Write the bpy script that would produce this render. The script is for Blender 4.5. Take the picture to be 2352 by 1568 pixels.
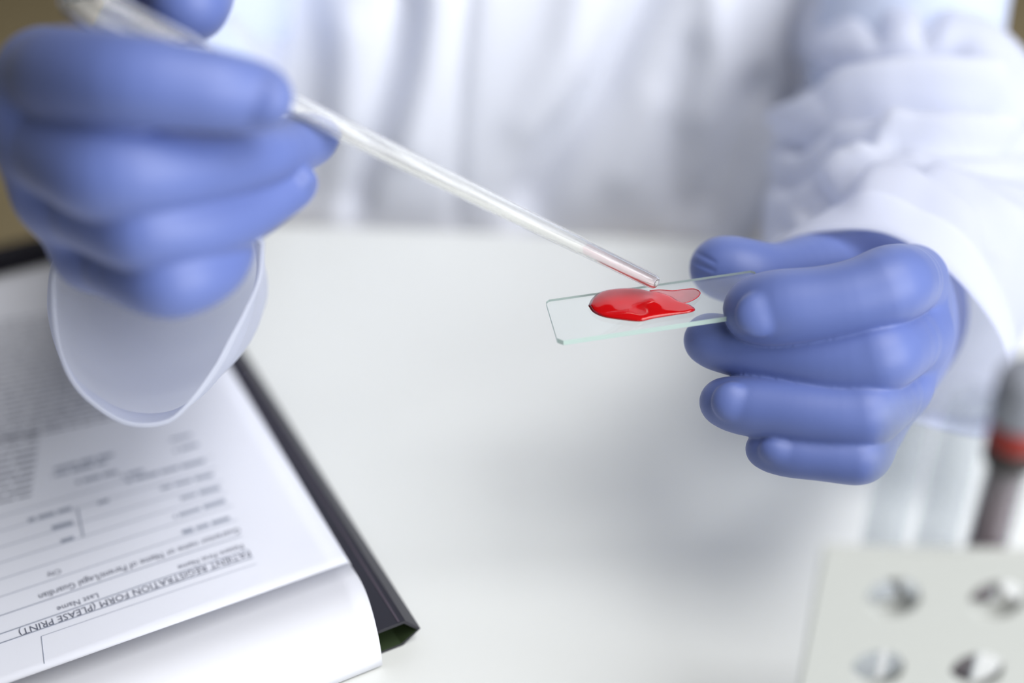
import bpy, bmesh, math, random
import numpy as np
from mathutils import Vector, noise

for o in list(bpy.data.objects):
    bpy.data.objects.remove(o)
scene = bpy.context.scene
COL = scene.collection

# ------------------------------------------------------------------ camera
PITCH = math.radians(35.5)
CAM_H = 0.395                      # lens height above the table top (z = 0)
FPX = 50.0 / 36.0 * 2352.0
FW = np.array([0.0, math.cos(PITCH), -math.sin(PITCH)])
UP = np.array([0.0, math.sin(PITCH), math.cos(PITCH)])
RT = np.array([1.0, 0.0, 0.0])
CP = np.array([0.0, 0.0, CAM_H])
cam_data = bpy.data.cameras.new('camera')
cam = bpy.data.objects.new('camera', cam_data)
COL.objects.link(cam)
cam.location = CP
cam.rotation_euler = (math.pi / 2 - PITCH, 0, 0)
cam_data.lens = 50
cam_data.sensor_width = 36
cam_data.clip_start = 0.02
cam_data.dof.use_dof = True
cam_data.dof.focus_distance = 0.503
cam_data.dof.aperture_fstop = 2.0
scene.camera = cam

# ------------------------------------------------------------------ light
world = bpy.data.worlds.new('world')
scene.world = world
world.use_nodes = True
world.node_tree.nodes['Background'].inputs[0].default_value = (0.80, 0.87, 1.0, 1)
world.node_tree.nodes['Background'].inputs[1].default_value = 1.2


def area(name, loc, target, sx, sy, power, color):
    d = bpy.data.lights.new(name, 'AREA')
    d.shape = 'RECTANGLE'
    d.size, d.size_y = sx, sy
    d.energy = power
    d.color = color
    o = bpy.data.objects.new(name, d)
    COL.objects.link(o)
    o.location = loc
    o.rotation_euler = (Vector(target) - Vector(loc)).to_track_quat('-Z', 'Y').to_euler()
    return o


area('window_daylight', (1.30, -0.85, 0.80), (0.0, 0.55, 0.05), 1.7, 1.4, 42, (0.96, 0.98, 1.0))
area('ceiling_panel_light', (0.90, 0.05, 1.80), (0.90, 0.05, 0.0), 1.3, 1.3, 36, (1.0, 0.995, 0.985))
vs = scene.view_settings
vs.view_transform = 'Standard'
vs.look = 'None'
vs.gamma = 1.0
vs.use_curve_mapping = False
vs.exposure = 0.0


# ------------------------------------------------------------------ helpers
def P(x, y, d):
    """point seen at pixel (x, y), d metres along the optical axis"""
    return CP + d * (FW + RT * (x - 1176.0) / FPX + UP * (784.0 - y) / FPX)


def TP(x, y, z=0.0):
    """point at height z seen at pixel (x, y)"""
    k = FW + RT * (x - 1176.0) / FPX + UP * (784.0 - y) / FPX
    return CP + k * ((z - CAM_H) / k[2])


def YP(x, y, Y):
    k = FW + RT * (x - 1176.0) / FPX + UP * (784.0 - y) / FPX
    return CP + k * (Y / k[1])


def to_px(p):
    q = np.asarray(p) - CP
    d = q @ FW
    return 1176.0 + FPX * (q @ RT) / d, 784.0 - FPX * (q @ UP) / d, d


def lin(c):
    c = c / 255.0
    return c / 12.92 if c <= 0.04045 else ((c + 0.055) / 1.055) ** 2.4


def rgb(r, g, b):
    return (lin(r), lin(g), lin(b), 1.0)


def mat(name, color, rough=0.5, bump=0.0, bscale=400.0, var=0.0, vscale=20.0, **kw):
    m = bpy.data.materials.new(name)
    m.use_nodes = True
    nt = m.node_tree
    b = nt.nodes['Principled BSDF']
    b.inputs['Base Color'].default_value = color
    b.inputs['Roughness'].default_value = rough
    for k, v in kw.items():
        b.inputs[k.replace('_', ' ')].default_value = v
    tc = nt.nodes.new('ShaderNodeTexCoord')
    if bump:
        n = nt.nodes.new('ShaderNodeTexNoise')
        n.inputs['Scale'].default_value = bscale
        n.inputs['Detail'].default_value = 4
        bp = nt.nodes.new('ShaderNodeBump')
        bp.inputs['Strength'].default_value = bump
        bp.inputs['Distance'].default_value = 0.0005
        nt.links.new(tc.outputs['Object'], n.inputs['Vector'])
        nt.links.new(n.outputs['Fac'], bp.inputs['Height'])
        nt.links.new(bp.outputs['Normal'], b.inputs['Normal'])
    if var:
        n = nt.nodes.new('ShaderNodeTexNoise')
        n.inputs['Scale'].default_value = vscale
        n.inputs['Detail'].default_value = 3
        mx = nt.nodes.new('ShaderNodeMix')
        mx.data_type = 'RGBA'
        mx.inputs[6].default_value = color
        mx.inputs[7].default_value = tuple(c * (1 - var) for c in color[:3]) + (1,)
        nt.links.new(tc.outputs['Object'], n.inputs['Vector'])
        nt.links.new(n.outputs['Fac'], mx.inputs[0])
        nt.links.new(mx.outputs[2], b.inputs['Base Color'])
    return m


def make(name, verts, faces, material, parent=None, smooth=True):
    me = bpy.data.meshes.new(name)
    me.from_pydata([tuple(v) for v in verts], [], [tuple(int(i) for i in f) for f in faces])
    me.validate()
    bm = bmesh.new()
    bm.from_mesh(me)
    bmesh.ops.recalc_face_normals(bm, faces=bm.faces)
    bm.to_mesh(me)
    bm.free()
    if smooth:
        me.shade_smooth()
    me.materials.append(material)
    o = bpy.data.objects.new(name, me)
    COL.objects.link(o)
    if parent is not None:
        o.parent = parent
        o.matrix_parent_inverse = parent.matrix_basis.inverted()
    return o


def empty(name, loc=(0, 0, 0)):
    o = bpy.data.objects.new(name, None)
    o.empty_display_size = 0.02
    o.location = loc
    COL.objects.link(o)
    return o


def tag(o, label=None, cat=None, group=None, kind=None):
    if label:
        o['label'] = label
    if cat:
        o['category'] = cat
    if group:
        o['group'] = group
    if kind:
        o['kind'] = kind
    return o


def bevel(o, w, seg=2, angle=30):
    m = o.modifiers.new('bevel', 'BEVEL')
    m.width = w
    m.segments = seg
    m.limit_method = 'ANGLE'
    m.angle_limit = math.radians(angle)
    return m


def box_data(c, ex, ey, ez):
    c, ex, ey, ez = (np.asarray(v, float) for v in (c, ex, ey, ez))
    vs_ = [c + sx * ex + sy * ey + sz * ez for sz in (-1, 1) for sy in (-1, 1) for sx in (-1, 1)]
    fs = [(0, 2, 3, 1), (4, 5, 7, 6), (0, 1, 5, 4), (2, 6, 7, 3), (0, 4, 6, 2), (1, 3, 7, 5)]
    return vs_, fs


def box(name, c, ex, ey, ez, material, parent=None, bw=0.0):
    v, f = box_data(c, ex, ey, ez)
    o = make(name, v, f, material, parent, smooth=False)
    if bw:
        bevel(o, bw)
    return o


def extrude_poly(name, pts, z0, z1, material, parent=None, bw=0.0):
    n = len(pts)
    v = [(p[0], p[1], z0) for p in pts] + [(p[0], p[1], z1) for p in pts]
    f = [tuple(range(n))[::-1], tuple(range(n, 2 * n))]
    f += [(i, (i + 1) % n, n + (i + 1) % n, n + i) for i in range(n)]
    o = make(name, v, f, material, parent, smooth=False)
    if bw:
        bevel(o, bw)
    return o


def catmull(keys, n):
    """interpolate rows of numbers through n samples"""
    K = np.asarray(keys, float)
    m = len(K)
    out = []
    for i in range(n):
        t = i / (n - 1) * (m - 1)
        a = min(int(t), m - 2)
        u = t - a
        p1, p2 = K[a], K[a + 1]
        p0 = K[a - 1] if a > 0 else 2 * p1 - p2
        p3 = K[a + 2] if a + 2 < m else 2 * p2 - p1
        out.append(0.5 * (2 * p1 + (p2 - p0) * u + (2 * p0 - 5 * p1 + 4 * p2 - p3) * u * u
                          + (3 * p1 - p0 - 3 * p2 + p3) * u ** 3))
    return np.array(out)


def lathe(name, prof, origin, axis, material, parent=None, seg=24, cap=True):
    """revolve (t along axis, radius) pairs"""
    axis = np.asarray(axis, float)
    axis = axis / np.linalg.norm(axis)
    h = np.array([0, 0, 1.0]) if abs(axis[2]) < 0.9 else np.array([1.0, 0, 0])
    a = np.cross(axis, h)
    a /= np.linalg.norm(a)
    b = np.cross(axis, a)
    v, f = [], []
    for t, r in prof:
        for k in range(seg):
            th = 2 * math.pi * k / seg
            v.append(np.asarray(origin) + axis * t + r * (math.cos(th) * a + math.sin(th) * b))
    for i in range(len(prof) - 1):
        for k in range(seg):
            k2 = (k + 1) % seg
            f.append((i * seg + k, i * seg + k2, (i + 1) * seg + k2, (i + 1) * seg + k))
    if cap:
        f.append(tuple(range(seg))[::-1])
        f.append(tuple(range((len(prof) - 1) * seg, len(prof) * seg)))
    return make(name, v, f, material, parent)


# ---- signed distance field -> one continuous mesh (surface nets)
def smin(a, b, k):
    h = np.clip(0.5 + 0.5 * (b - a) / k, 0, 1)
    return b + (a - b) * h - k * h * (1 - h)


def round_cone(X, a, ra, b, rb):
    a = np.asarray(a, np.float32)
    b = np.asarray(b, np.float32)
    ab = b - a
    pa = X - a
    t = np.clip((pa @ ab) / max(1e-9, float(ab @ ab)), 0, 1)
    d = np.sqrt(((pa - t[..., None] * ab) ** 2).sum(-1))
    return d - (ra + (rb - ra) * t)


def ellipsoid(X, c, axes, radii):
    q = X - np.asarray(c, np.float32)
    k0 = 0
    k1 = 0
    for ax, r in zip(axes, radii):
        s = q @ np.asarray(ax, np.float32)
        k0 = k0 + (s / r) ** 2
        k1 = k1 + (s / (r * r)) ** 2
    k0 = np.sqrt(k0)
    k1 = np.sqrt(k1) + 1e-9
    return k0 * (k0 - 1.0) / k1


def surface_nets(field, lo, hi, h):
    lo = np.asarray(lo, float)
    n = np.ceil((np.asarray(hi) - lo) / h).astype(int) + 1
    g = [lo[i] + h * np.arange(n[i]) for i in range(3)]
    X = np.stack(np.meshgrid(*g, indexing='ij'), -1).astype(np.float32)
    phi = field(X)
    del X
    s = phi < 0
    c = np.zeros(tuple(n - 1), np.int8)
    for dx in (0, 1):
        for dy in (0, 1):
            for dz in (0, 1):
                c += s[dx:n[0] - 1 + dx, dy:n[1] - 1 + dy, dz:n[2] - 1 + dz]
    mixed = (c > 0) & (c < 8)
    idx = -np.ones(tuple(n - 1), np.int64)
    cells = np.argwhere(mixed)
    idx[mixed] = np.arange(len(cells))
    acc = np.zeros((len(cells), 3))
    cnt = np.zeros(len(cells))
    corners = [np.array((i, j, k)) for i in (0, 1) for j in (0, 1) for k in (0, 1)]
    for a in range(8):
        for b in range(a + 1, 8):
            if np.abs(corners[a] - corners[b]).sum() != 1:
                continue
            pa = phi[tuple((cells + corners[a]).T)].astype(float)
            pb = phi[tuple((cells + corners[b]).T)].astype(float)
            m = (pa < 0) != (pb < 0)
            t = np.where(m, pa / np.where(m, pa - pb, 1), 0)
            p = corners[a] + t[:, None] * (corners[b] - corners[a])
            acc[m] += p[m]
            cnt[m] += 1
    V = lo + h * (cells + acc / cnt[:, None])
    F = []
    for ax in range(3):
        a1, a2 = [(1, 2), (2, 0), (0, 1)][ax]
        sl0 = [slice(1, -1)] * 3
        sl1 = [slice(1, -1)] * 3
        sl0[ax] = slice(0, -1)
        sl1[ax] = slice(1, None)
        A = s[tuple(sl0)]
        B = s[tuple(sl1)]
        e = np.argwhere(A != B)
        off = np.ones(3, int)
        off[ax] = 0
        e0 = e + off
        u = np.zeros(3, int)
        w = np.zeros(3, int)
        u[a1] = 1
        w[a2] = 1
        q = np.stack([idx[tuple((e0 - u - w).T)], idx[tuple((e0 - w).T)], idx[tuple(e0.T)], idx[tuple((e0 - u).T)]], 1)
        flip = ~A[tuple(e.T)]
        q[flip] = q[flip][:, ::-1]
        F.append(q)
    F = np.concatenate(F)
    return V, F


def relax(V, F, it=2, lam=0.5):
    E = np.concatenate([F[:, [0, 1]], F[:, [1, 2]], F[:, [2, 3]], F[:, [3, 0]]])
    E = np.concatenate([E, E[:, ::-1]])
    deg = np.bincount(E[:, 0], minlength=len(V)).astype(float)[:, None]
    for _ in range(it):
        for l in (lam, -lam * 1.03):
            S = np.zeros_like(V)
            for k in range(3):
                S[:, k] = np.bincount(E[:, 0], weights=V[E[:, 1], k], minlength=len(V))
            V = V + l * (S / deg - V)
    return V


def quick_mesh(name, V, F, material, parent=None):
    me = bpy.data.meshes.new(name)
    me.vertices.add(len(V))
    me.vertices.foreach_set('co', np.asarray(V, np.float32).ravel())
    me.loops.add(F.size)
    me.loops.foreach_set('vertex_index', F.astype(np.int32).ravel())
    me.polygons.add(len(F))
    me.polygons.foreach_set('loop_start', np.arange(len(F), dtype=np.int32) * F.shape[1])
    me.update(calc_edges=True)
    me.validate()
    me.shade_smooth()
    me.materials.append(material)
    o = bpy.data.objects.new(name, me)
    COL.objects.link(o)
    if parent is not None:
        o.parent = parent
        o.matrix_parent_inverse = parent.matrix_basis.inverted()
    return o


# ------------------------------------------------------------------ materials
M_table = mat('white_laminate', rgb(226, 228, 226), 0.42, var=0.03, vscale=6, bump=0.04, bscale=900)
M_floor = mat('olive_brown_floor', rgb(226, 208, 170), 0.6, var=0.25, vscale=3)
M_leg = mat('grey_metal', rgb(150, 152, 155), 0.4, Metallic=0.8)
M_glove = mat('blue_nitrile', rgb(97, 114, 176), 0.47, bump=0.10, bscale=1600, var=0.06, vscale=60,
              Sheen_Weight=0.12, Sheen_Roughness=0.4)
M_coat = mat('white_cotton', rgb(232, 235, 246), 0.9, bump=0.12, bscale=1200, Sheen_Weight=0.1)
M_skin = mat('pale_shirt', rgb(190, 200, 225), 0.9, bump=0.1)
M_black = mat('black_card', rgb(32, 31, 42), 0.45, bump=0.05, bscale=500, var=0.1)
M_green = mat('dark_green_card', rgb(46, 60, 34), 0.6)
M_paper = mat('white_paper', rgb(226, 228, 238), 0.8, bump=0.06, bscale=700)
M_paper2 = mat('white_paper_bright', rgb(220, 221, 228), 0.8, bump=0.06, bscale=700)
M_ink = mat('grey_ink', rgb(92, 96, 114), 0.8)
M_ink2 = mat('pale_ink', rgb(150, 156, 172), 0.8)
M_rack = mat('white_plastic', rgb(192, 194, 191), 0.5, bump=0.03, Subsurface_Weight=0.1, Subsurface_Radius=(0.01, 0.01, 0.01))


def see_through(name, color, solid, tint=None):
    """thin clear film: mostly straight-through light plus a glossy surface"""
    m = mat(name, color, 0.08)
    nt = m.node_tree
    tr = nt.nodes.new('ShaderNodeBsdfTransparent')
    tr.inputs[0].default_value = tuple(tint or [.5 + .5 * c for c in color[:3]]) + (1,)
    mx = nt.nodes.new('ShaderNodeMixShader')
    mx.inputs[0].default_value = solid
    nt.links.new(tr.outputs[0], mx.inputs[1])
    nt.links.new(nt.nodes['Principled BSDF'].outputs[0], mx.inputs[2])
    nt.links.new(mx.outputs[0], nt.nodes['Material Output'].inputs[0])
    return m


def translucent(m, amount):
    nt = m.node_tree
    tr = nt.nodes.new('ShaderNodeBsdfTranslucent')
    tr.inputs[0].default_value = nt.nodes['Principled BSDF'].inputs['Base Color'].default_value
    mx = nt.nodes.new('ShaderNodeMixShader')
    mx.inputs[0].default_value = amount
    nt.links.new(nt.nodes['Principled BSDF'].outputs[0], mx.inputs[1])
    nt.links.new(tr.outputs[0], mx.inputs[2])
    nt.links.new(mx.outputs[0], nt.nodes['Material Output'].inputs[0])


M_sleeve = mat('white_cotton_thin', rgb(232, 235, 246), 0.9, bump=0.12, bscale=1200, Sheen_Weight=0.1)
translucent(M_sleeve, .50)
M_tube = see_through('clear_tube', rgb(205, 210, 214), .13, (.95, .96, .97))
M_stop = mat('grey_rubber', rgb(142, 146, 158), 0.6)
M_redcap = mat('red_plastic', rgb(150, 36, 24), 0.5)
M_darkcap = mat('black_plastic', rgb(44, 40, 40), 0.5)
M_dblood = mat('dark_blood', rgb(84, 52, 62), 0.3)

# ------------------------------------------------------------------ setting
fl = box('floor', (.1, .7, -0.77), (2.5, 0, 0), (0, 2.7, 0), (0, 0, 0.02), M_floor)
tag(fl, 'dull olive brown floor far below the white table', None, kind='structure')
M_wall = mat('olive_wall', rgb(112, 108, 88), 0.8, var=0.1, vscale=2)
M_white = mat('grey_wall', rgb(165, 166, 164), 0.8, var=0.05, vscale=2)
M_ceil = mat('pale_ceiling', rgb(150, 150, 146), 0.9, var=0.05, vscale=2)
XL, XR, YF, YB, ZF, ZC = -2.2, 1.50, -1.8, 3.2, -0.75, 1.85
ROOM_Z = (ZF + ZC) / 2
HZ = (ZC - ZF) / 2
for nm, c, ex, ey, ezz, m_ in (
        ('wall_back', (.1, YB + .05, ROOM_Z), (2.3, 0, 0), (0, .05, 0), (0, 0, HZ), M_wall),
        ('wall_front', (.1, YF - .05, ROOM_Z), (2.3, 0, 0), (0, .05, 0), (0, 0, HZ), M_wall),
        ('wall_left', (XL - .05, .7, ROOM_Z), (.05, 0, 0), (0, 2.6, 0), (0, 0, HZ), M_wall),
        ('ceiling', (.1, .7, ZC + .05), (2.5, 0, 0), (0, 2.7, 0), (0, 0, .05), M_ceil)):
    tag(box(nm, c, ex, ey, ezz, m_), nm.replace('_', ' ') + ' of the laboratory room', kind='structure')
# right wall with a real window opening
wy0, wy1, wz0, wz1 = -1.75, 0.15, -0.1, 1.70
v, f = [], []
for (y0, y1, z0, z1) in ((-1.9, wy0, ZF, ZC), (wy1, 3.3, ZF, ZC), (wy0, wy1, ZF, wz0), (wy0, wy1, wz1, ZC)):
    bv, bf = box_data((XR + .05, (y0 + y1) / 2, (z0 + z1) / 2), (.05, 0, 0), (0, (y1 - y0) / 2, 0), (0, 0, (z1 - z0) / 2))
    f += [tuple(i + len(v) for i in q) for q in bf]
    v += bv
tag(make('wall_right', v, f, M_white, smooth=False), 'wall right with a wide window opening', kind='structure')
M_frame = mat('white_frame', rgb(225, 225, 222), 0.5)
win = empty('window_1', (XR + .05, (wy0 + wy1) / 2, wz0))
tag(win, 'wide window in the right wall with white frame', kind='structure')
for (y0, y1, z0, z1) in ((wy0, wy1, wz0, wz0 + .05), (wy0, wy1, wz1 - .05, wz1), (wy0, wy0 + .05, wz0 + .05, wz1 - .05),
                         (wy1 - .05, wy1, wz0 + .05, wz1 - .05), (-.82, -.78, wz0 + .05, wz1 - .05)):
    box('window_frame', (XR + .06, (y0 + y1) / 2, (z0 + z1) / 2), (.025, 0, 0), (0, (y1 - y0) / 2 - .0005, 0), (0, 0, (z1 - z0) / 2), M_frame, win)

# ------------------------------------------------------------------ table
c0, c1, c2 = TP(-10, 722), TP(622, 512), TP(1560, 549)
e_l = c0 + (c0 - c1) * 0.9
e_r = c2 + (c2 - c1) * 1.5
tb = empty('table', (0.1, 0.2, -0.75))
pts = [(e_l[0], -0.35), (e_r[0], -0.35), (e_r[0], e_r[1]), (c1[0], c1[1]), (e_l[0], e_l[1])]
extrude_poly('table_top', pts, -0.026, 0.0, M_table, tb, 0.002)
for (x, y) in ((e_l[0] + .06, -.29), (e_r[0] - .06, -.29), (e_r[0] - .06, e_r[1] - .06), (e_l[0] + .06, .30)):
    lathe('leg', [(0, .022), (.02, .025), (.722, .025)], (x, y, -0.75), (0, 0, 1), M_leg, tb, 20)
tag(tb, 'wide white laminate work table under both gloved hands', 'table')

# ------------------------------------------------------------------ folder, papers
fo = TP(967, 1440, 0.006)
e1 = TP(543, 775, 0.006) - fo
e1[2] = 0
e1 /= np.linalg.norm(e1)                 # along the spine, away from the camera
e2 = np.array([-e1[1], e1[0], 0.0])      # towards the left of the folder
ez = np.array([0, 0, 1.0])
K = np.array([fo[0], fo[1], 0.0])


def FQ(a, b, z):
    """a along the spine, b across to the left, both in metres"""
    return K + e1 * a + e2 * b + ez * z


def fcoord(p):
    q = np.asarray(p) - K
    return q @ e1, q @ e2


L_F = 0.335
folder = empty('document_folder', FQ(0.16, 0.12, 0))
ZP = 0.0137
EDGE = (fcoord(TP(790, 1290, ZP))[1] + fcoord(TP(552, 845, ZP))[1]) / 2     # right edge of the sheets
print('edge', EDGE)
BE = 0.030
# hexagonal tube spine, open at the ends
sec_o = [(0.0002, 0.0055), (0.006, 0.0125), (BE - .001, 0.0124), (BE, 0.0115), (BE, 0.0002), (0.0075, 0.0002)]
sec_i = [(0.0014, 0.0055), (0.0066, 0.0112), (BE - .0018, 0.0107), (BE - .0012, 0.0092), (BE - .0012, 0.0013), (0.0082, 0.0013)]
v, f = [], []
n = len(sec_o)
for sec in (sec_o, sec_i):
    for a in (0.0, L_F):
        for b, z in sec:
            v.append(FQ(a, b, z))
for i in range(n):
    j = (i + 1) % n
    f.append((i, j, n + j, n + i))
    f.append((2 * n + i, 3 * n + i, 3 * n + j, 2 * n + j))
    f.append((i, 2 * n + i, 2 * n + j, j))
    f.append((n + i, n + j, 3 * n + j, 3 * n + i))
sp = make('spine', v, f, M_black, folder, smooth=False)
sp.data.materials.append(M_green)
me = sp.data
for p in me.polygons:
    vi = list(p.vertices)
    if all(k >= 2 * n for k in vi):
        p.material_index = 1
tag(sp, 'black tube-like spine, green inside')
vb, fb = [], []
box('back_cover', FQ(L_F / 2, BE + .1105, 0.0015), e1 * (L_F / 2), e2 * 0.1098, ez * 0.0013, M_black, folder)
box('top_edge', FQ(L_F - 0.006, BE + .1105, 0.0075), e1 * 0.006, e2 * 0.1098, ez * 0.0046, M_black, folder, 0.001)
# crease along the top of the spine
cr = box('crease', FQ(L_F / 2, 0.0084, 0.01250), e1 * (L_F / 2 - .0005), e2 * 0.0004, ez * 0.00012, mat('worn_crease', rgb(70, 62, 74), 0.7), folder)
tag(folder, 'black card folder with open tube spine and green lining lying on the table', 'folder')

def sheet(name, a0, a1, b0, b1, zf, material, na=40, nb=24):
    v, f = [], []
    for i in range(na + 1):
        for j in range(nb + 1):
            a = a0 + (a1 - a0) * i / na
            b = b0 + (b1 - b0) * j / nb
            v.append(FQ(a, b, zf(a, b)))
    for i in range(na):
        for j in range(nb):
            q = i * (nb + 1) + j
            f.append((q, q + 1, q + nb + 2, q + nb + 1))
    o = make(name, v, f, material)
    m = o.modifiers.new('thickness', 'SOLIDIFY')
    m.thickness = 0.00025
    m.offset = -1
    return o


def z_form(a, b):
    return ZP + 0.0008 * math.sin(b * 26) * math.exp(-((a - 0.02) / 0.12) ** 2)


s2 = sheet('paper_stack', 0.012, 0.298, BE + 0.0012, EDGE + 0.209, lambda a, b: z_form(a, b) - 0.0004, M_paper2)
s2.modifiers['thickness'].thickness = .0078
tag(s2, 'stack of plain white sheets lying under the printed form in the black folder', 'paper')
fa0 = fcoord(TP(600, 1352, ZP))[0]
s1 = sheet('registration_form', fa0 - 0.004, 0.302, EDGE + 0.0012, EDGE + 0.2105, z_form, M_paper)
tag(s1, 'printed registration form with ruled lines facing the person across the table', 'form')

# folded-over sheet rolling down over the near end of the folder
ra, rb = fcoord(TP(800, 1286, ZP + .002))
qa, qb = fcoord(TP(868, 1510, .001))
qa -= .004
v, f = [], []
NA, NB = 28, 30
for i in range(NA + 1):
    t = i / NA
    for j in range(NB + 1):
        u = j / NB
        ph = t * math.pi / 2
        sa, ca = math.sin(ph) ** .46, max(0, math.cos(ph)) ** .46
        z = .001 + (ZP - .0002 + .0050 * math.sin(math.pi * sa ** 1.2)) * ca
        a = ra + (qa - ra) * sa
        a -= .003 * u * t
        z += 0.0010 * math.sin(u * 9 + 1.0) * t * (1 - t) * 2.2
        z -= 0.0010 * math.exp(-((u - 0.02 - 0.45 * (1 - t)) / 0.02) ** 2) * (1 - t) * t
        b = rb + (qb - rb) * sa ** 1.5 + 0.212 * u
        v.append(FQ(a, b, max(0.0006, z)))
for i in range(NA):
    for j in range(NB):
        q = i * (NB + 1) + j
        f.append((q, q + 1, q + NB + 2, q + NB + 1))
s3 = make('paper_sheet', v, f, M_paper2)
m = s3.modifiers.new('thickness', 'SOLIDIFY')
m.thickness = 0.0003
m.offset = -1
tag(s3, 'blank white sheet curling down to the table over the end of the black folder', 'paper')

ZI = ZP + 0.00035


def strip(v, f, p, q, w):
    """thin printed rule between two points on the form"""
    d = q - p
    d /= np.linalg.norm(d)
    s = np.cross(ez, d) * w / 2
    k = len(v)
    for r in (p - s, q - s, q + s, p + s):
        a, b = fcoord(r)
        r = r.copy()
        r[2] = z_form(a, b) + 0.00018
        v.append(r)
    f.append((k, k + 1, k + 2, k + 3))


def rules(name, items, material):
    v, f = [], []
    for (x0, y0, x1, y1, w) in items:
        p, q = TP(x0, y0, ZP), TP(x1, y1, ZP)
        nseg = 8
        for i in range(nseg):
            strip(v, f, p + (q - p) * i / nseg, p + (q - p) * (i + 1) / nseg, w)
    return make(name, v, f, material, s1, smooth=False)


RULES = [(-30, 1486, 582, 1283, .0005), (-30, 1465, 570, 1266, .0005), (-30, 1423, 556, 1233, .00045),
         (-30, 1380, 545, 1196, .0003), (-30, 1340, 536, 1163, .0003), (-30, 1302, 522, 1133, .0003),
         (-30, 1266, 512, 1106, .0003), (-30, 1229, 500, 1076, .0003), (-30, 1196, 490, 1050, .0003),
         (95, 1461, 102, 1524, .0003), (95, 1461, 590, 1298, .0002), (178, 1170, 192, 1234, .0006)]
rules('ruled_lines', RULES, M_ink2)


def bars(name, items, material, thick):
    v, f = [], []
    rnd = random.Random(4)
    for (x0, y0, x1, y1) in items:
        p, q = TP(x0, y0, ZP), TP(x1, y1, ZP)
        L = np.linalg.norm(q - p)
        d = (q - p) / L
        t = 0
        while t < L:
            w = min(L - t, rnd.uniform(.004, .010))
            strip(v, f, p + d * t, p + d * (t + w), thick * rnd.uniform(.8, 1.1))
            t += w + .0012
    return make(name, v, f, material, s1, smooth=False)


BARS = [(165, 1168, 65, 1196), (168, 1201, 120, 1214), (170, 1236, 140, 1245),
        (528, 1192, 420, 1226), (518, 1152, 400, 1190), (505, 1122, 415, 1148), (490, 1092, 370, 1125),
        (470, 1060, 290, 1108), (250, 1150, 225, 1158), (455, 1022, 400, 1038), (440, 1000, 385, 1015),
        (270, 1085, 175, 1110), (330, 1082, 280, 1096), (260, 1045, 120, 1080), (245, 1062, 118, 1095)]
bars('small_print', BARS, M_ink2, .0022)
dense = []
for k in range(11):
    y = 1155 - 14.5 * k
    dense.append((72 + 2 * k, y - 18, -30, y + 6))
for k in range(24):
    y = 985 - 11.0 * k
    dense.append((430 - 6 * k, y - 62 + k * 1.2, -20, y + 34 - k * .9))
bars('dense_print', dense, M_ink, .0011)


def text_on(body, start, end, tall=1.0):
    """upside-down printed text on the form, fitted between two pixels"""
    p, q = TP(start[0], start[1], ZP), TP(end[0], end[1], ZP)
    cu = bpy.data.curves.new('lettering', 'FONT')
    cu.body = body
    cu.resolution_u = 2
    tmp = bpy.data.objects.new('lettering_source', cu)
    COL.objects.link(tmp)
    bpy.context.view_layer.update()
    me = bpy.data.meshes.new_from_object(tmp)
    bpy.data.objects.remove(tmp)
    n = len(me.vertices)
    co = np.zeros(n * 3)
    me.vertices.foreach_get('co', co)
    co = co.reshape(-1, 3)
    w = co[:, 0].max()
    L = np.linalg.norm(q - p)
    ex = (q - p) / L
    ey = np.cross(ez, ex)
    sc = L / w
    W = p + np.outer(co[:, 0] * sc, ex) + np.outer(co[:, 1] * sc * tall, ey)
    for i in range(n):
        a, b = fcoord(W[i])
        W[i, 2] = z_form(a, b) + 0.0002
    me.vertices.foreach_set('co', W.ravel())
    me.materials.clear()
    me.materials.append(M_ink)
    o = bpy.data.objects.new('lettering', me)
    COL.objects.link(o)
    o.parent = s1
    return o


text_on('PATIENT REGISTRATION FORM (PLEASE PRINT)', (574, 1267), (42, 1447), 1.12)
text_on('Last Name', (226, 1363), (130, 1395), 1.1)
text_on('Patient First Name', (558, 1252), (408, 1303), 1.1)
text_on('Guarantor name or Name of Parent/Legal Guardian', (550, 1214), (88, 1366), 1.25)
text_on('City', (139, 1307), (107, 1319), 1.2)


# ------------------------------------------------------------------ gloved hands
def local_cone(X, lo, h, a, ra, b, rb, pad=.022):
    """round cone evaluated only near itself; +pad elsewhere"""
    out = np.full(X.shape[:3], pad, np.float32)
    r = max(ra, rb) + pad
    i0 = np.clip(np.floor((np.minimum(a, b) - r - lo) / h).astype(int), 0, np.array(X.shape[:3]))
    i1 = np.clip(np.ceil((np.maximum(a, b) + r - lo) / h).astype(int) + 1, 0, np.array(X.shape[:3]))
    sl_ = tuple(slice(p, q) for p, q in zip(i0, i1))
    out[sl_] = np.minimum(pad, round_cone(X[sl_], a, ra, b, rb))
    return out


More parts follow.
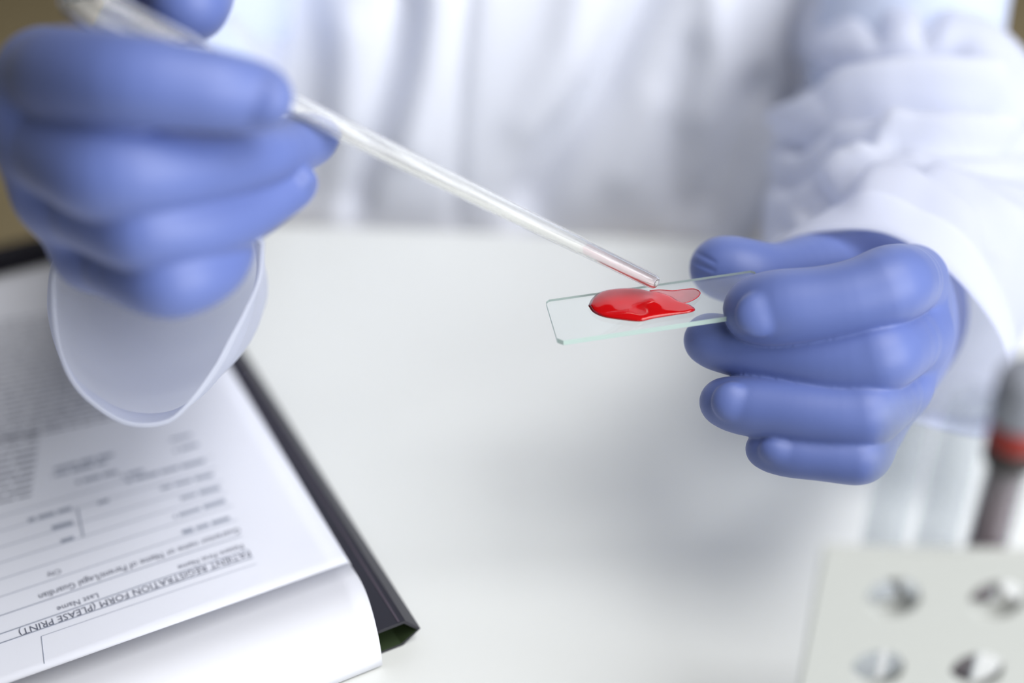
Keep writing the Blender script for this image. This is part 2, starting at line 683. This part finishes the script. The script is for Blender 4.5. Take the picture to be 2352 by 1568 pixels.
def hand_field(spec):
    """spec: palm cones, finger chains and nails given as (px x, px y, depth m, radius px)"""
    def node(q):
        return P(*q[:3]), q[3] * q[2] / FPX
    palm = [(node(a), node(b)) for a, b in spec['palm']]
    fingers = []
    for ch in spec['fingers']:
        K_ = catmull([list(node(q)[0]) + [node(q)[1]] for q in ch], 4 * (len(ch) - 1) + 1)
        fingers.append([(r_[:3], float(r_[3])) for r_ in K_])
    nails = []
    for (x, y, d, rx, ry, rot) in spec['nails']:
        c = P(x, y, d)
        s = d / FPX
        cr_, sr = math.cos(rot), math.sin(rot)
        ax = RT * cr_ + UP * sr
        ay = -RT * sr + UP * cr_
        nails.append((c, (ax, ay, FW), (rx * s, ry * s, spec.get('nail_depth', .0045))))
    kf = spec.get('kf', .0013)

    def field(X):
        pal = None
        lo_ = X[0, 0, 0].astype(float)
        h_ = float(X[1, 0, 0, 0] - X[0, 0, 0, 0])
        for (a, ra), (b, rb) in palm:
            d = local_cone(X, lo_, h_, a, ra, b, rb)
            pal = d if pal is None else smin(pal, d, .012)
        tot = pal.copy()
        for ch in fingers:
            fd = None
            for (a, ra), (b, rb) in zip(ch[:-1], ch[1:]):
                d = local_cone(X, lo_, h_, a, ra, b, rb)
                fd = d if fd is None else smin(fd, d, .003)
            fd = smin(fd, pal, .006)
            tot = smin(tot, fd, kf)
        for c, ax, r in nails:
            tot = smin(tot, ellipsoid(X, c, ax, r), .0012)
        return tot
    allp = [p for a, b in palm for p in (a, b)] + [p for ch in fingers for p in ch]
    lo = np.min([p - r for p, r in allp], 0) - .006
    hi = np.max([p + r for p, r in allp], 0) + .006
    return field, lo, hi


def wrinkle(V, items):
    """shallow creases: polylines in px, half width px, depth m, depth range"""
    x, y, d = (np.array(c) for c in to_px_many(V))
    out = np.zeros(len(V))
    for poly, w, amp, dmax in items:
        best = np.full(len(V), 1e9)
        for (xa, ya), (xb, yb) in zip(poly[:-1], poly[1:]):
            ex_, ey_ = xb - xa, yb - ya
            t = np.clip(((x - xa) * ex_ + (y - ya) * ey_) / (ex_ ** 2 + ey_ ** 2), 0, 1)
            fade = np.sin(np.pi * np.clip(t * .8 + .1, 0, 1)) if len(poly) == 2 else 1.0
            best = np.minimum(best, np.hypot(x - xa - t * ex_, y - ya - t * ey_) + (1 - fade) * w)
        out += np.where(d < dmax, amp * np.exp(-(best / w) ** 2), 0)
    return V + FW * out[:, None]


def to_px_many(V):
    q = V - CP
    d = q @ FW
    return 1176.0 + FPX * (q @ RT) / d, 784.0 - FPX * (q @ UP) / d, d


def build_hand(name, spec, parent, voxel):
    field, lo, hi = hand_field(spec)
    V, F = surface_nets(field, lo, hi, voxel)
    V = relax(V, F, 6)
    V = wrinkle(V, spec['wrinkles'])
    return quick_mesh(name, V, F, M_glove, parent)


RIGHT = dict(      # the hand that holds the slide
    palm=[((2092, 645, .530, 76), (2070, 700, .600, 115)),
          ((2102, 765, .527, 78), (2070, 730, .600, 118)),
          ((2060, 880, .527, 74), (2065, 760, .600, 112)),
          ((2005, 985, .527, 60), (2055, 780, .600, 102)),
          ((2070, 690, .600, 118), (2110, 600, .660, 105)),
          ((1985, 628, .580, 92), (2080, 630, .640, 112))],
    fingers=[
        [(2092, 645, .530, 76), (2052, 652, .494, 86), (1980, 677, .489, 78), (1880, 697, .490, 77), (1790, 706, .492, 79), (1732, 712, .496, 70)],
        [(2102, 768, .527, 78), (2035, 808, .496, 82), (1980, 824, .494, 77), (1880, 828, .498, 73), (1760, 812, .504, 64), (1670, 794, .508, 56), (1622, 780, .511, 50)],
        [(2060, 882, .527, 74), (2005, 940, .496, 72), (1950, 953, .493, 66), (1850, 948, .495, 65), (1760, 937, .498, 62), (1700, 930, .500, 57), (1656, 922, .503, 47)],
        [(2005, 985, .527, 60), (1985, 1042, .498, 58), (1940, 1050, .495, 52), (1860, 1047, .496, 46), (1800, 1040, .498, 44), (1752, 1030, .501, 38)],
        [(2050, 660, .600, 105), (1960, 618, .578, 82), (1870, 612, .560, 72), (1780, 622, .540, 58), (1712, 626, .533, 70), (1654, 616, .533, 70)],
    ],
    nails=[(1742, 722, .4842, 54, 52, .1), (1680, 922, .4936, 46, 46, -.12), (1786, 1035, .4935, 44, 34, -.15)],
    nail_depth=.0042,
    wrinkles=[([(1586, 572), (1642, 602)], 6, .0007, .54), ([(1582, 596), (1640, 622)], 6, .0008, .54),
              ([(1586, 620), (1640, 640)], 6, .0006, .54)])

LEFT = dict(       # the hand that holds the pipette
    palm=[((108, 185, .440, 108), (290, 280, .500, 140)),
          ((98, 310, .440, 105), (290, 360, .505, 140)),
          ((140, 440, .447, 100), (300, 440, .510, 140)),
          ((215, 575, .455, 85), (320, 500, .515, 130)),
          ((300, 430, .510, 140), (340, 520, .590, 125))],
    fingers=[
        [(108, 185, .446, 108), (160, 180, .420, 112), (290, 186, .402, 103), (450, 202, .402, 88), (540, 214, .406, 77), (605, 224, .412, 68)],
        [(98, 315, .440, 105), (215, 385, .418, 110), (310, 393, .414, 104), (450, 386, .424, 85), (600, 360, .442, 66), (690, 330, .466, 58), (730, 310, .476, 48)],
        [(140, 440, .447, 100), (300, 520, .425, 92), (360, 528, .422, 80), (460, 520, .430, 78), (560, 485, .442, 66), (645, 445, .452, 48), (690, 418, .458, 38)],
        [(215, 575, .455, 85), (350, 640, .432, 78), (420, 642, .430, 74), (490, 612, .438, 66), (540, 570, .448, 42)],
        [(260, 240, .480, 105), (330, 60, .480, 92), (425, -45, .468, 100), (432, 5, .456, 92)],
    ],
    nails=[(606, 228, .4022, 62, 56, -.1), (738, 310, .4702, 38, 40, .2), (690, 412, .4520, 36, 32, .4)],
    nail_depth=.0040,
    kf=.0014,
    wrinkles=[])

# ------------------------------------------------------------------ body and clothes
# body (inside the coat): trunk, arms, thighs, one continuous surface
RC = lambda a, ra, b, rb: (np.asarray(a), ra, np.asarray(b), rb)
shR, shL = np.array([.26, .83, .40]), np.array([-.20, .83, .40])
elR, elL = P(2075, 130, .70), P(470, 40, .72)
wrR, wrL = P(2078, 715, .605), P(345, 600, .56)
pel = np.array([.03, .90, -.20])
cones = [RC((.03, .87, .36), .11, pel, .13), RC(shR, .06, shL, .06), RC(shR, .058, elR, .042), RC(shL, .058, elL, .040),
         RC(elR, .040, wrR, .021), RC(elL, .038, wrL, .020), RC((.03, .86, .40), .055, (.03, .85, .50), .05),
         RC(pel + [.09, 0, -.02], .085, (.14, .50, -.24), .062), RC(pel + [-.09, 0, -.02], .085, (-.08, .50, -.24), .062),
         RC((.14, .50, -.24), .058, (.14, .55, -.66), .038), RC((-.08, .50, -.24), .058, (-.08, .55, -.66), .038),
         RC((.14, .56, -.70), .042, (.14, .42, -.715), .034), RC((-.08, .56, -.70), .042, (-.08, .42, -.715), .034)]


def body_field(X):
    d = None
    for a, ra, b, rb in cones:
        q = round_cone(X, a, ra, b, rb)
        d = q if d is None else smin(d, q, .02)
    return d


lo = np.min([np.minimum(a - ra, b - rb) for a, ra, b, rb in cones], 0) - .03
hi = np.max([np.maximum(a + ra, b + rb) for a, ra, b, rb in cones], 0) + .03
V, F = surface_nets(body_field, lo, hi, .010)
V = relax(V, F, 2)
person = quick_mesh('person', V, F, M_skin)
tag(person, 'person in white lab coat and blue gloves seated at table holding pipette and slide', 'person')

# --- trunk of the lab coat
VALLEY = [([(925, -60), (938, 30), (915, 150), (870, 300), (815, 470)], 32, 0.0150),
          ([(1085, -60), (1062, 150), (1052, 320), (1045, 500)], 16, 0.0037),
          ([(1520, -60), (1455, 70), (1385, 210), (1300, 330), (1215, 470)], 48, 0.0170),
          ([(1585, 120), (1548, 280), (1560, 470)], 40, 0.0056),
          ([(1640, 470), (1700, 330), (1740, 200)], 34, 0.0093),
          ([(690, -60), (735, 160), (720, 420)], 60, 0.0056),
          ([(1180, 520), (1190, 420), (1260, 300)], 26, 0.0037)]
RIDGE = [([(1000, -40), (985, 150), (950, 330)], 40, 0.0056), ([(1340, -40), (1300, 120), (1210, 280)], 50, 0.0056),
         ([(1640, -40), (1640, 140), (1600, 260)], 36, 0.0056), ([(1500, 240), (1430, 400)], 40, 0.0046),
         ([(800, 60), (780, 260)], 50, 0.0056), ([(1780, 300), (1745, 390), (1690, 500), (1640, 600)], 52, 0.0340),
         ([(600, -80), (610, 200), (620, 420)], 24, 0.0075)]
Y0 = (c1[1] + c2[1]) / 2 + 0.022
NXT, NZT = 220, 90


def poly_dist(x, y, poly):
    best = np.full(np.shape(x), 1e9)
    for (xa, ya), (xb, yb) in zip(poly[:-1], poly[1:]):
        ex_, ey_ = xb - xa, yb - ya
        t = np.clip(((x - xa) * ex_ + (y - ya) * ey_) / (ex_ ** 2 + ey_ ** 2), 0, 1)
        best = np.minimum(best, np.hypot(x - xa - t * ex_, y - ya - t * ey_))
    return best


v, f = [], []
cyw = []
for i in range(NZT + 1):
    z = -0.16 + 0.56 * (i / NZT) ** 1.25
    for j in range(NXT + 1):
        u = j / NXT * 2 - 1
        th = (u * 0.55 + 0.45 * u ** 3) * math.pi
        # super-ellipse trunk section, centre behind the table edge
        rx = 0.205 + 0.02 * min(1, max(0, -z / .1))
        ry = 0.15
        sx = math.copysign(abs(math.sin(th)) ** 0.95, math.sin(th))
        cy = math.copysign(abs(math.cos(th)) ** 0.45, math.cos(th))
        x = 0.022 + rx * sx
        y = Y0 + ry + 0.02 * max(0, z) - ry * cy
        v.append((x, y, z))
        cyw.append(min(1, max(0, cy * 1.6)))
v = np.array(v)
px, py, dd = to_px_many(v)
off = np.zeros(len(v))
for poly, w, amp in VALLEY:
    off += amp * np.exp(-(poly_dist(px, py, poly) / w) ** 2)
for poly, w, amp in RIDGE:
    off -= amp * np.exp(-(poly_dist(px, py, poly) / w) ** 2)
off += .003 * np.array([noise.noise(Vector((q[0] * 28, q[2] * 9, 3.3))) for q in v])
v[:, 1] += off * np.array(cyw)
edge_y = c1[1] + (c2[1] - c1[1]) * (v[:, 0] - c1[0]) / (c2[0] - c1[0]) + .004
low = v[:, 2] < .012
v[low, 1] = np.maximum(v[low, 1], edge_y[low])
for i in range(NZT):
    for j in range(NXT):
        q = i * (NXT + 1) + j
        f.append((q, q + 1, q + NXT + 2, q + NXT + 1))
coat = make('lab_coat', v, f, M_coat, person)
m = coat.modifiers.new('cloth', 'SOLIDIFY')
m.thickness = .0012
m.offset = 1
tag(coat, 'white cotton lab coat with soft vertical folds')


# --- sleeves: lofted from the cuff rim to the shoulder
def sleeve(name, rim, secs, folds, nring, nseg):
    """rim: px points of the cuff opening, secs: (px x, px y, depth, radius px)"""
    R = np.array([P(*q) for q in rim])
    R = catmull(np.vstack([R, R[:1]]), nseg + 1)[:-1]
    cen = [R.mean(0)] + [P(*s[:3]) for s in secs]
    rad = [None] + [s[3] * s[2] / FPX for s in secs]
    rc = R - cen[0]
    # order the rim by angle in image space so sections do not twist
    ang = np.arctan2(rc @ UP, rc @ RT)
    o = np.argsort(ang)
    R, ang = R[o], ang[o]
    K = len(cen)
    keyrings = [R]
    for i in range(1, K):
        ax = (cen[min(i + 1, K - 1)] - cen[i - 1])
        ax /= np.linalg.norm(ax)
        A = RT - ax * (RT @ ax)
        A /= np.linalg.norm(A)
        B = np.cross(A, ax)
        if B @ UP < 0:
            B = -B
        keyrings.append(cen[i] + rad[i] * (np.cos(ang)[:, None] * A + np.sin(ang)[:, None] * B))
    keys = np.array(keyrings).reshape(K, -1)
    rings = catmull(keys, nring).reshape(nring, nseg, 3)
    cl = rings.mean(1)
    out = rings.copy()
    px = to_px_many(rings.reshape(-1, 3))
    X, Y = px[0].reshape(nring, nseg), px[1].reshape(nring, nseg)
    nrm = rings - cl[:, None]
    nrm /= np.linalg.norm(nrm, axis=2, keepdims=True) + 1e-9
    facing = np.clip((-(nrm @ FW) + .35) * 2, 0, 1)
    off = np.zeros((nring, nseg))
    for poly, w, amp in folds:
        off += amp * np.exp(-(poly_dist(X, Y, poly) / w) ** 2) * facing
    nz = np.array([noise.noise(Vector((q[0] * 30, q[1] * 45, q[2] * 45))) for q in rings.reshape(-1, 3)]).reshape(nring, nseg)
    sv = np.linspace(0, 1, nring)[:, None]
    off += .0022 * nz * np.minimum(1, sv * 8)
    off *= np.minimum(1, sv * 25)
    out = rings + nrm * off[..., None]
    v = out.reshape(-1, 3)
    f = []
    for i in range(nring - 1):
        for k in range(nseg):
            k2 = (k + 1) % nseg
            f.append((i * nseg + k, i * nseg + k2, (i + 1) * nseg + k2, (i + 1) * nseg + k))
    o = make(name, v, f, M_sleeve, coat)
    # hem: a doubled band around the opening, turned over at the rim
    hv, hf = [], []
    nb = 6
    for i in range(nb):
        c = rings[i].mean(0)
        for k in range(nseg):
            q = out[i, k] - c
            q /= np.linalg.norm(q) + 1e-9
            hv.append(out[i, k] + q * (.0016 if i < nb - 1 else .0008))
    for i in range(nb - 1):
        for k in range(nseg):
            k2 = (k + 1) % nseg
            hf.append((i * nseg + k, i * nseg + k2, (i + 1) * nseg + k2, (i + 1) * nseg + k))
    for k in range(nseg):
        hv.append(out[0, k])
    for k in range(nseg):
        k2 = (k + 1) % nseg
        hf.append((k, nb * nseg + k, nb * nseg + k2, k2))
    # the band belongs to the sleeve mesh
    bm = bmesh.new()
    bm.from_mesh(o.data)
    hvb = [bm.verts.new(tuple(q)) for q in hv]
    for q in hf:
        bm.faces.new([hvb[i] for i in q]).smooth = True
    bm.to_mesh(o.data)
    bm.free()
    return o


RIM_R = [(2330, 900, .552), (2300, 785, .548), (2240, 690, .545), (2150, 600, .545), (2030, 535, .548), (1900, 530, .553),
         (1790, 560, .56), (1735, 640, .565), (1750, 760, .57), (1840, 870, .572), (1960, 930, .57), (2110, 968, .566),
         (2240, 1000, .56), (2315, 985, .556)]
SEC_R = [(2060, 640, .610, 305), (2080, 470, .650, 318), (2095, 300, .685, 310), (2042, 150, .715, 222), (2008, 20, .735, 186),
         (1992, -140, .765, 180), (1960, -420, .81, 220)]
FOLD_R = [([(1800, 325), (1900, 250), (2080, 215), (2330, 245)], 22, -0.0150),
          ([(1780, 420), (1900, 330), (2100, 300), (2352, 330)], 22, -0.0120),
          ([(1830, 470), (1960, 370), (2150, 350), (2352, 390)], 18, -0.0090),
          ([(1770, 230), (1850, 160), (2000, 130), (2200, 110)], 28, -0.0180),
          ([(1800, 285), (1960, 200), (2120, 170), (2280, 175)], 25, 0.0105),
          ([(1900, 400), (2050, 280), (2330, 300)], 18, 0.0090),
          ([(1790, 520), (1880, 440), (1960, 420)], 28, -0.0090),
          ([(2000, 440), (2120, 430), (2300, 520)], 51, 0.0090),
          ([(2010, 60), (1985, 0), (1980, -60)], 25, -0.0090),
          ([(2130, 60), (2150, -40)], 22, -0.0090),
          ([(2290, 560), (2220, 470), (2100, 390)], 25, -0.0075),
          ([(2300, 250), (2400, 260)], 17, -0.0060)]
sl = sleeve('sleeve', RIM_R, SEC_R, FOLD_R, 110, 128)
tag(sl, 'wrinkled white sleeve of the slide hand')
RIM_L = [(600, 560, .470), (592, 640, .474), (560, 715, .478), (528, 775, .480), (490, 845, .482), (430, 925, .484), (375, 966, .486),
         (290, 966, .486), (212, 918, .484), (165, 862, .482), (138, 785, .480), (128, 700, .476), (132, 610, .472),
         (180, 520, .466), (300, 470, .462), (480, 475, .464)]
SEC_L = [(364, 670, .530, 240), (385, 520, .60, 205), (420, 330, .66, 205), (455, 130, .71, 190), (470, -20, .735, 175), (470, -200, .77, 195),
         (500, -430, .81, 210)]
FOLD_L = [([(480, 930), (520, 800), (545, 720)], 18, -.002), ([(560, 0), (575, 60)], 25, -.008), ([(520, 60), (560, 80)], 25, .006)]
sl2 = sleeve('sleeve', RIM_L, SEC_L, FOLD_L, 90, 128)
tag(sl2, 'loose white sleeve of the pipette hand')

g1 = build_hand('glove', RIGHT, person, .0007)
tag(g1, 'blue nitrile glove pinching the slide')
g2 = build_hand('glove', LEFT, person, .0009)
tag(g2, 'blue nitrile glove gripping the pipette')

# ------------------------------------------------------------------ slide with blood
M_glass = mat('slide_glass', (0.96, 0.988, 0.98, 1), 0.0, Transmission_Weight=1.0, IOR=1.45)
sA, sB, sD = P(1253, 689, .508), P(1300, 781, .488), P(1732, 620, .514)
sx = sD - sA
LS = np.linalg.norm(sx)
sx /= LS
sy = sB - sA
sy -= sx * (sy @ sx)
WS = np.linalg.norm(sy)
sy /= WS
sz = np.cross(sx, -sy)
if sz[2] < 0:
    sz = -sz
print('slide mm', LS * 1000, WS * 1000, 'normal', sz)
TH = .0020


def SQ(u, w, z):
    """u along the slide, w across towards the near edge, in metres"""
    return sA + sx * u + sy * w + sz * z


ch = .0012
outl = [(ch, 0), (LS - ch, 0), (LS, ch), (LS, WS - ch), (LS - ch, WS), (ch * 1.6, WS), (0, WS - ch * 1.6), (0, ch)]
v = [SQ(u, w, -TH) for u, w in outl] + [SQ(u, w, 0) for u, w in outl]
n = len(outl)
f = [tuple(range(n))[::-1], tuple(range(n, 2 * n))] + [(i, (i + 1) % n, n + (i + 1) % n, n + i) for i in range(n)]
slide = make('microscope_slide', v, f, M_glass, smooth=False)
slide.data.materials.append(mat('ground_edge', rgb(208, 230, 224), 0.35, Transmission_Weight=0.15, IOR=1.3))
for p in slide.data.polygons:
    if abs(p.normal @ Vector(sz)) < .5:
        p.material_index = 1
tag(slide, 'clear glass microscope slide with pale green edges pinched between gloved fingers', 'slide')


def slide_uv(x, y):
    k = FW + RT * (x - 1176.0) / FPX + UP * (784.0 - y) / FPX
    t = ((sA - CP) @ sz) / (k @ sz)
    q = CP + k * t - sA
    return q @ sx, q @ sy


M_blood = mat('fresh_blood', rgb(200, 2, 12), 0.06, Transmission_Weight=0.12, IOR=1.36, Coat_Weight=0.6, Coat_Roughness=.03)
M_smear = see_through('thin_blood', rgb(224, 100, 108), .22, (.97, .84, .85))


def puddle(name, outline, height, material, parent=None, rings=14, n=96, bumps=(), zbase=0.00004, inset=0.0):
    uv = np.array([slide_uv(*q) for q in outline])
    uv = catmull(np.vstack([uv, uv[:1]]), n + 1)[:-1]
    c = uv.mean(0)
    v, f = [], []
    for i in range(rings + 1):
        t = 1 - i / rings
        for k in range(n):
            q = c + (uv[k] - c) * t
            z = zbase + height * (1 - t ** 4) ** 0.5
            for (bx, by, br, bh) in bumps:
                b = slide_uv(bx, by)
                z += bh * math.exp(-((q[0] - b[0]) ** 2 + (q[1] - b[1]) ** 2) / br ** 2) * (1 - t ** 6)
            v.append(SQ(q[0], q[1], max(zbase, z)))
    for i in range(rings):
        for k in range(n):
            k2 = (k + 1) % n
            f.append((i * n + k, i * n + k2, (i + 1) * n + k2, (i + 1) * n + k))
    f.append(tuple(range(n))[::-1])
    return make(name, v, f, material, parent)


BLOOD = [(1351, 702), (1360, 685), (1378, 671), (1405, 664), (1440, 662), (1470, 664), (1492, 669), (1515, 672), (1540, 680), (1560, 692),
         (1585, 700), (1597, 711), (1585, 718), (1560, 722), (1530, 727), (1500, 732), (1475, 738), (1455, 738), (1420, 734), (1385, 728), (1362, 717)]
blood = puddle('blood_drop', BLOOD, .0011, M_blood,
               bumps=[(1395, 696, .006, .0007), (1492, 700, .0035, .0008), (1470, 716, .003, -.0004), (1440, 724, .004, .0004), (1575, 708, .006, -.0006)])
SMEAR = [(1492, 668), (1515, 666), (1545, 668), (1570, 665), (1595, 664), (1608, 672), (1600, 684), (1580, 694), (1560, 696), (1535, 688), (1510, 676)]
smear = puddle('smear', SMEAR, .00022, M_smear, blood, zbase=.00003)
tag(smear, 'thin translucent pink smear with darker rim')
# darker rim of the smear
uv = np.array([slide_uv(*q) for q in SMEAR])
uv = catmull(np.vstack([uv, uv[:1]]), 73)[:-1]
v, f = [], []
for k in range(72):
    p, q = uv[k], uv[(k + 1) % 72]
    d = (q - p) / np.linalg.norm(q - p)
    s_ = np.array([-d[1], d[0]])
    for w, z in ((-.0002, .00003), (0, .00030), (.0002, .00003)):
        v.append(SQ(*(p + s_ * w), z))
for k in range(72):
    k2 = (k + 1) % 72
    for r in (0, 1, 2):
        r2 = (r + 1) % 3
        f.append((k * 3 + r, k2 * 3 + r, k2 * 3 + r2, k * 3 + r2))
rim = make('smear_rim', v, f, mat('drying_blood', rgb(196, 60, 74), 0.15), blood)
tag(blood, 'bright red drop of blood spread on the glass slide', 'blood drop')

# ------------------------------------------------------------------ pipette
M_pip = mat('clear_plastic', (0.985, 0.985, 0.97, 1), 0.03, Transmission_Weight=0.93, IOR=1.40)
tip, mid = P(1508, 650, .503), P(738, 273, .457)
ax = tip - mid
ax /= np.linalg.norm(ax)
pip = empty('pipette', tip)
LP = np.linalg.norm(tip - mid)
tail = -(LP + .080)
prof = [(.0000, .00135), (.0000, .0019), (-.0006, .0024), (-.0016, .0027), (-.031, .0029), (-.0325, .00305), (-.06, .0032), (-LP, .0037), (-LP - .035, .0040),
        (-LP - .041, .0055), (-LP - .047, .0068), (-LP - .075, .0070), (-LP - .084, .0055), (-LP - .087, .002)]
inner = [(t + (.0 if t > -.001 else 0), max(.0006, r - .00085)) for t, r in prof[1:-1]]
full = [(prof[-1][0], .0003)] + prof[::-1] + [(.0000, .00135)] + [(t, r) for t, r in inner[1:]] + [(-LP - .0855, .0003)]
# tidy the duplicated opening ring
full = [full[0]] + [q for k, q in enumerate(full[1:], 1) if q != full[k - 1]]
stem = lathe('stem_and_bulb', full, tip, ax, M_pip, pip, 96, cap=False)
M_res = see_through('blood_trace', rgb(240, 190, 208), .03, (.99, .93, .95))
res = lathe('blood_trace', [(-.0012, .0004), (-.0014, .00168), (-.0300, .00192), (-.0310, .0004)], tip, ax, M_res, pip, 24)
tag(res, 'faint pink trace of blood inside the tip')
tag(pip, 'slim clear plastic transfer pipette held over the slide', 'pipette')

# ------------------------------------------------------------------ rack with tubes
ZR = 0.122
ra_, rb_ = TP(1893, 1266, ZR), TP(2352, 1276, ZR)
r_x = rb_ - ra_
r_x /= np.linalg.norm(r_x)               # along the front panel, to the right
r_e = np.array([-r_x[1], r_x[0], 0])     # towards the back
RO = ra_


def RQ(a, c, z):
    """a to the right, c behind the front panel, z above the table"""
    q = RO + r_x * a + r_e * c
    return np.array([q[0], q[1], z])


def panel_az(x, y):
    """where the pixel ray meets the front panel"""
    k = FW + RT * (x - 1176.0) / FPX + UP * (784.0 - y) / FPX
    q = CP + k * (((RO - CP) @ r_e) / (k @ r_e))
    return (q - RO) @ r_x, q[2]


def holed_plate(name, w, h, hs, place, parent):
    """rectangle w x h with real round holes; place(u, v, t) gives the point, t = 0 or 1 through the thickness"""
    N = 28
    bm = bmesh.new()
    edges = []
    vs_ = [bm.verts.new(q) for q in ((0, 0, 0), (w, 0, 0), (w, h, 0), (0, h, 0))]
    edges += [bm.edges.new((vs_[i], vs_[(i + 1) % 4])) for i in range(4)]
    for (a, b, r) in hs:
        ring = [bm.verts.new((a + r * math.cos(2 * math.pi * k / N), b + r * math.sin(2 * math.pi * k / N), 0)) for k in range(N)]
        edges += [bm.edges.new((ring[i], ring[(i + 1) % N])) for i in range(N)]
    bmesh.ops.triangle_fill(bm, use_beauty=True, use_dissolve=False, edges=edges, normal=(0, 0, 1))
    ext = bmesh.ops.extrude_face_region(bm, geom=bm.faces[:])
    top = [g for g in ext['geom'] if isinstance(g, bmesh.types.BMVert)]
    for g in top:
        g.co.z = 1
    for q in bm.verts:
        q.co = place(*q.co)
    bmesh.ops.recalc_face_normals(bm, faces=bm.faces)
    me = bpy.data.meshes.new(name)
    bm.to_mesh(me)
    bm.free()
    me.materials.append(M_rack)
    o = bpy.data.objects.new(name, me)
    COL.objects.link(o)
    o.parent = parent
    o.matrix_parent_inverse = parent.matrix_basis.inverted()
    return o


rack = empty('tube_rack', RQ(.07, .02, 0))
WR, DR = .140, .025
h1, h2, h3 = panel_az(2052, 1374), panel_az(2288, 1384), panel_az(2062, 1536)
pa, pz = h2[0] - h1[0], h1[1] - h3[1]
print('panel holes', h1, h2, h3)
fh = [(h1[0] + pa * i, h1[1] - pz * j, .0076) for i in range(5) for j in range(5)]
fh = [q for q in fh if .010 < q[0] < WR - .010 and q[1] > .012]
holed_plate('front_panel', WR, ZR, fh, lambda u, v_, t: RQ(u, .003 * t, v_ if v_ > 0 else .0002), rack)
tubes_at = [((panel_az(x, 1270)[0]), .0114) for x in (2054, 2178, 2302)]
th = [(q[0] - .012, q[1] - .0032, .0065) for q in tubes_at] + [(tubes_at[2][0] - .012 + .0140 * k, .0082, .0065) for k in (1, 2, 3)]
th = [q for q in th if q[0] < WR - .033]
holed_plate('tube_shelf', WR - .024, DR - .0064, th, lambda u, v_, t: RQ(.012 + u, .0032 + v_, ZR - .026 + .003 * t), rack)
holed_plate('base_plate', WR - .024, DR - .0064, [], lambda u, v_, t: RQ(.012 + u, .0032 + v_, .0003 + .003 * t), rack)
for k in (.0135, WR - .0135):
    box('side_support', RQ(k, .0032 + (DR - .0064) / 2, ZR / 2 - .0113), r_x * .0014, r_e * (DR / 2 - .0034), ez * (ZR / 2 - .0150), M_rack, rack)
tag(rack, 'white plastic test tube rack with round holes in its upright front panel', 'tube rack')


def tube(t, zb, zt, r, cap, label, blood_h=0.0):
    root = empty('test_tube', RQ(t[0], t[1], zb))
    w = .0009
    pr = [(0, .0006), (.0006, r * .45), (.0022, r * .8), (.005, r), (zt - zb, r), (zt - zb, r - w), (.0055, r - w), (.0028, r * .8 - w), (.0014, .0005)]
    lathe('glass_body', pr, RQ(t[0], t[1], zb), ez, M_tube, root, 28, cap=False)
    if blood_h:
        b = lathe('blood', [(.0022, .0004), (.0035, r * .6), (.0062, r - w - .0003), (blood_h, r - w - .0003), (blood_h, .0004)], RQ(t[0], t[1], zb), ez, M_dblood, root, 24)
        tag(b, 'dark blood inside the tube')
    if cap:
        top = zt - zb
        k1 = lathe('dark_collar', [(top - .0095, r + .0002), (top - .0095, r + .0010), (top - .003, r + .0012), (top - .003, r + .0002)], RQ(t[0], t[1], zb), ez, M_darkcap, root, 28, cap=False)
        k2 = lathe('red_ring', [(top - .003, r + .0002), (top - .003, r + .0011), (top + .004, r + .0011), (top + .004, .0004)], RQ(t[0], t[1], zb), ez, M_redcap, root, 28, cap=False)
        k3 = lathe('stopper', [(top + .0041, .0004), (top + .0041, r + .0008), (top + .0055, r + .0022), (top + .018, r + .0020), (top + .0205, r + .0008), (top + .0212, .0005)],
                   RQ(t[0], t[1], zb), ez, M_stop, root, 28, cap=False)
        tag(k3, 'rounded grey rubber stopper')
    tag(root, label, 'test tube', 'test tubes standing in the white rack')
    return root


tube(tubes_at[0], .0036, ZR + .041, .0062, False, 'empty clear test tube standing nearest the corner of the white rack')
tube(tubes_at[1], .0036, ZR + .046, .0062, False, 'empty clear test tube between another empty tube and the dark blood tube')
tube(tubes_at[2], .0036, ZR + .034, .0062, True, 'test tube of dark blood with grey stopper and red ring in the rack', .141)
print('done')
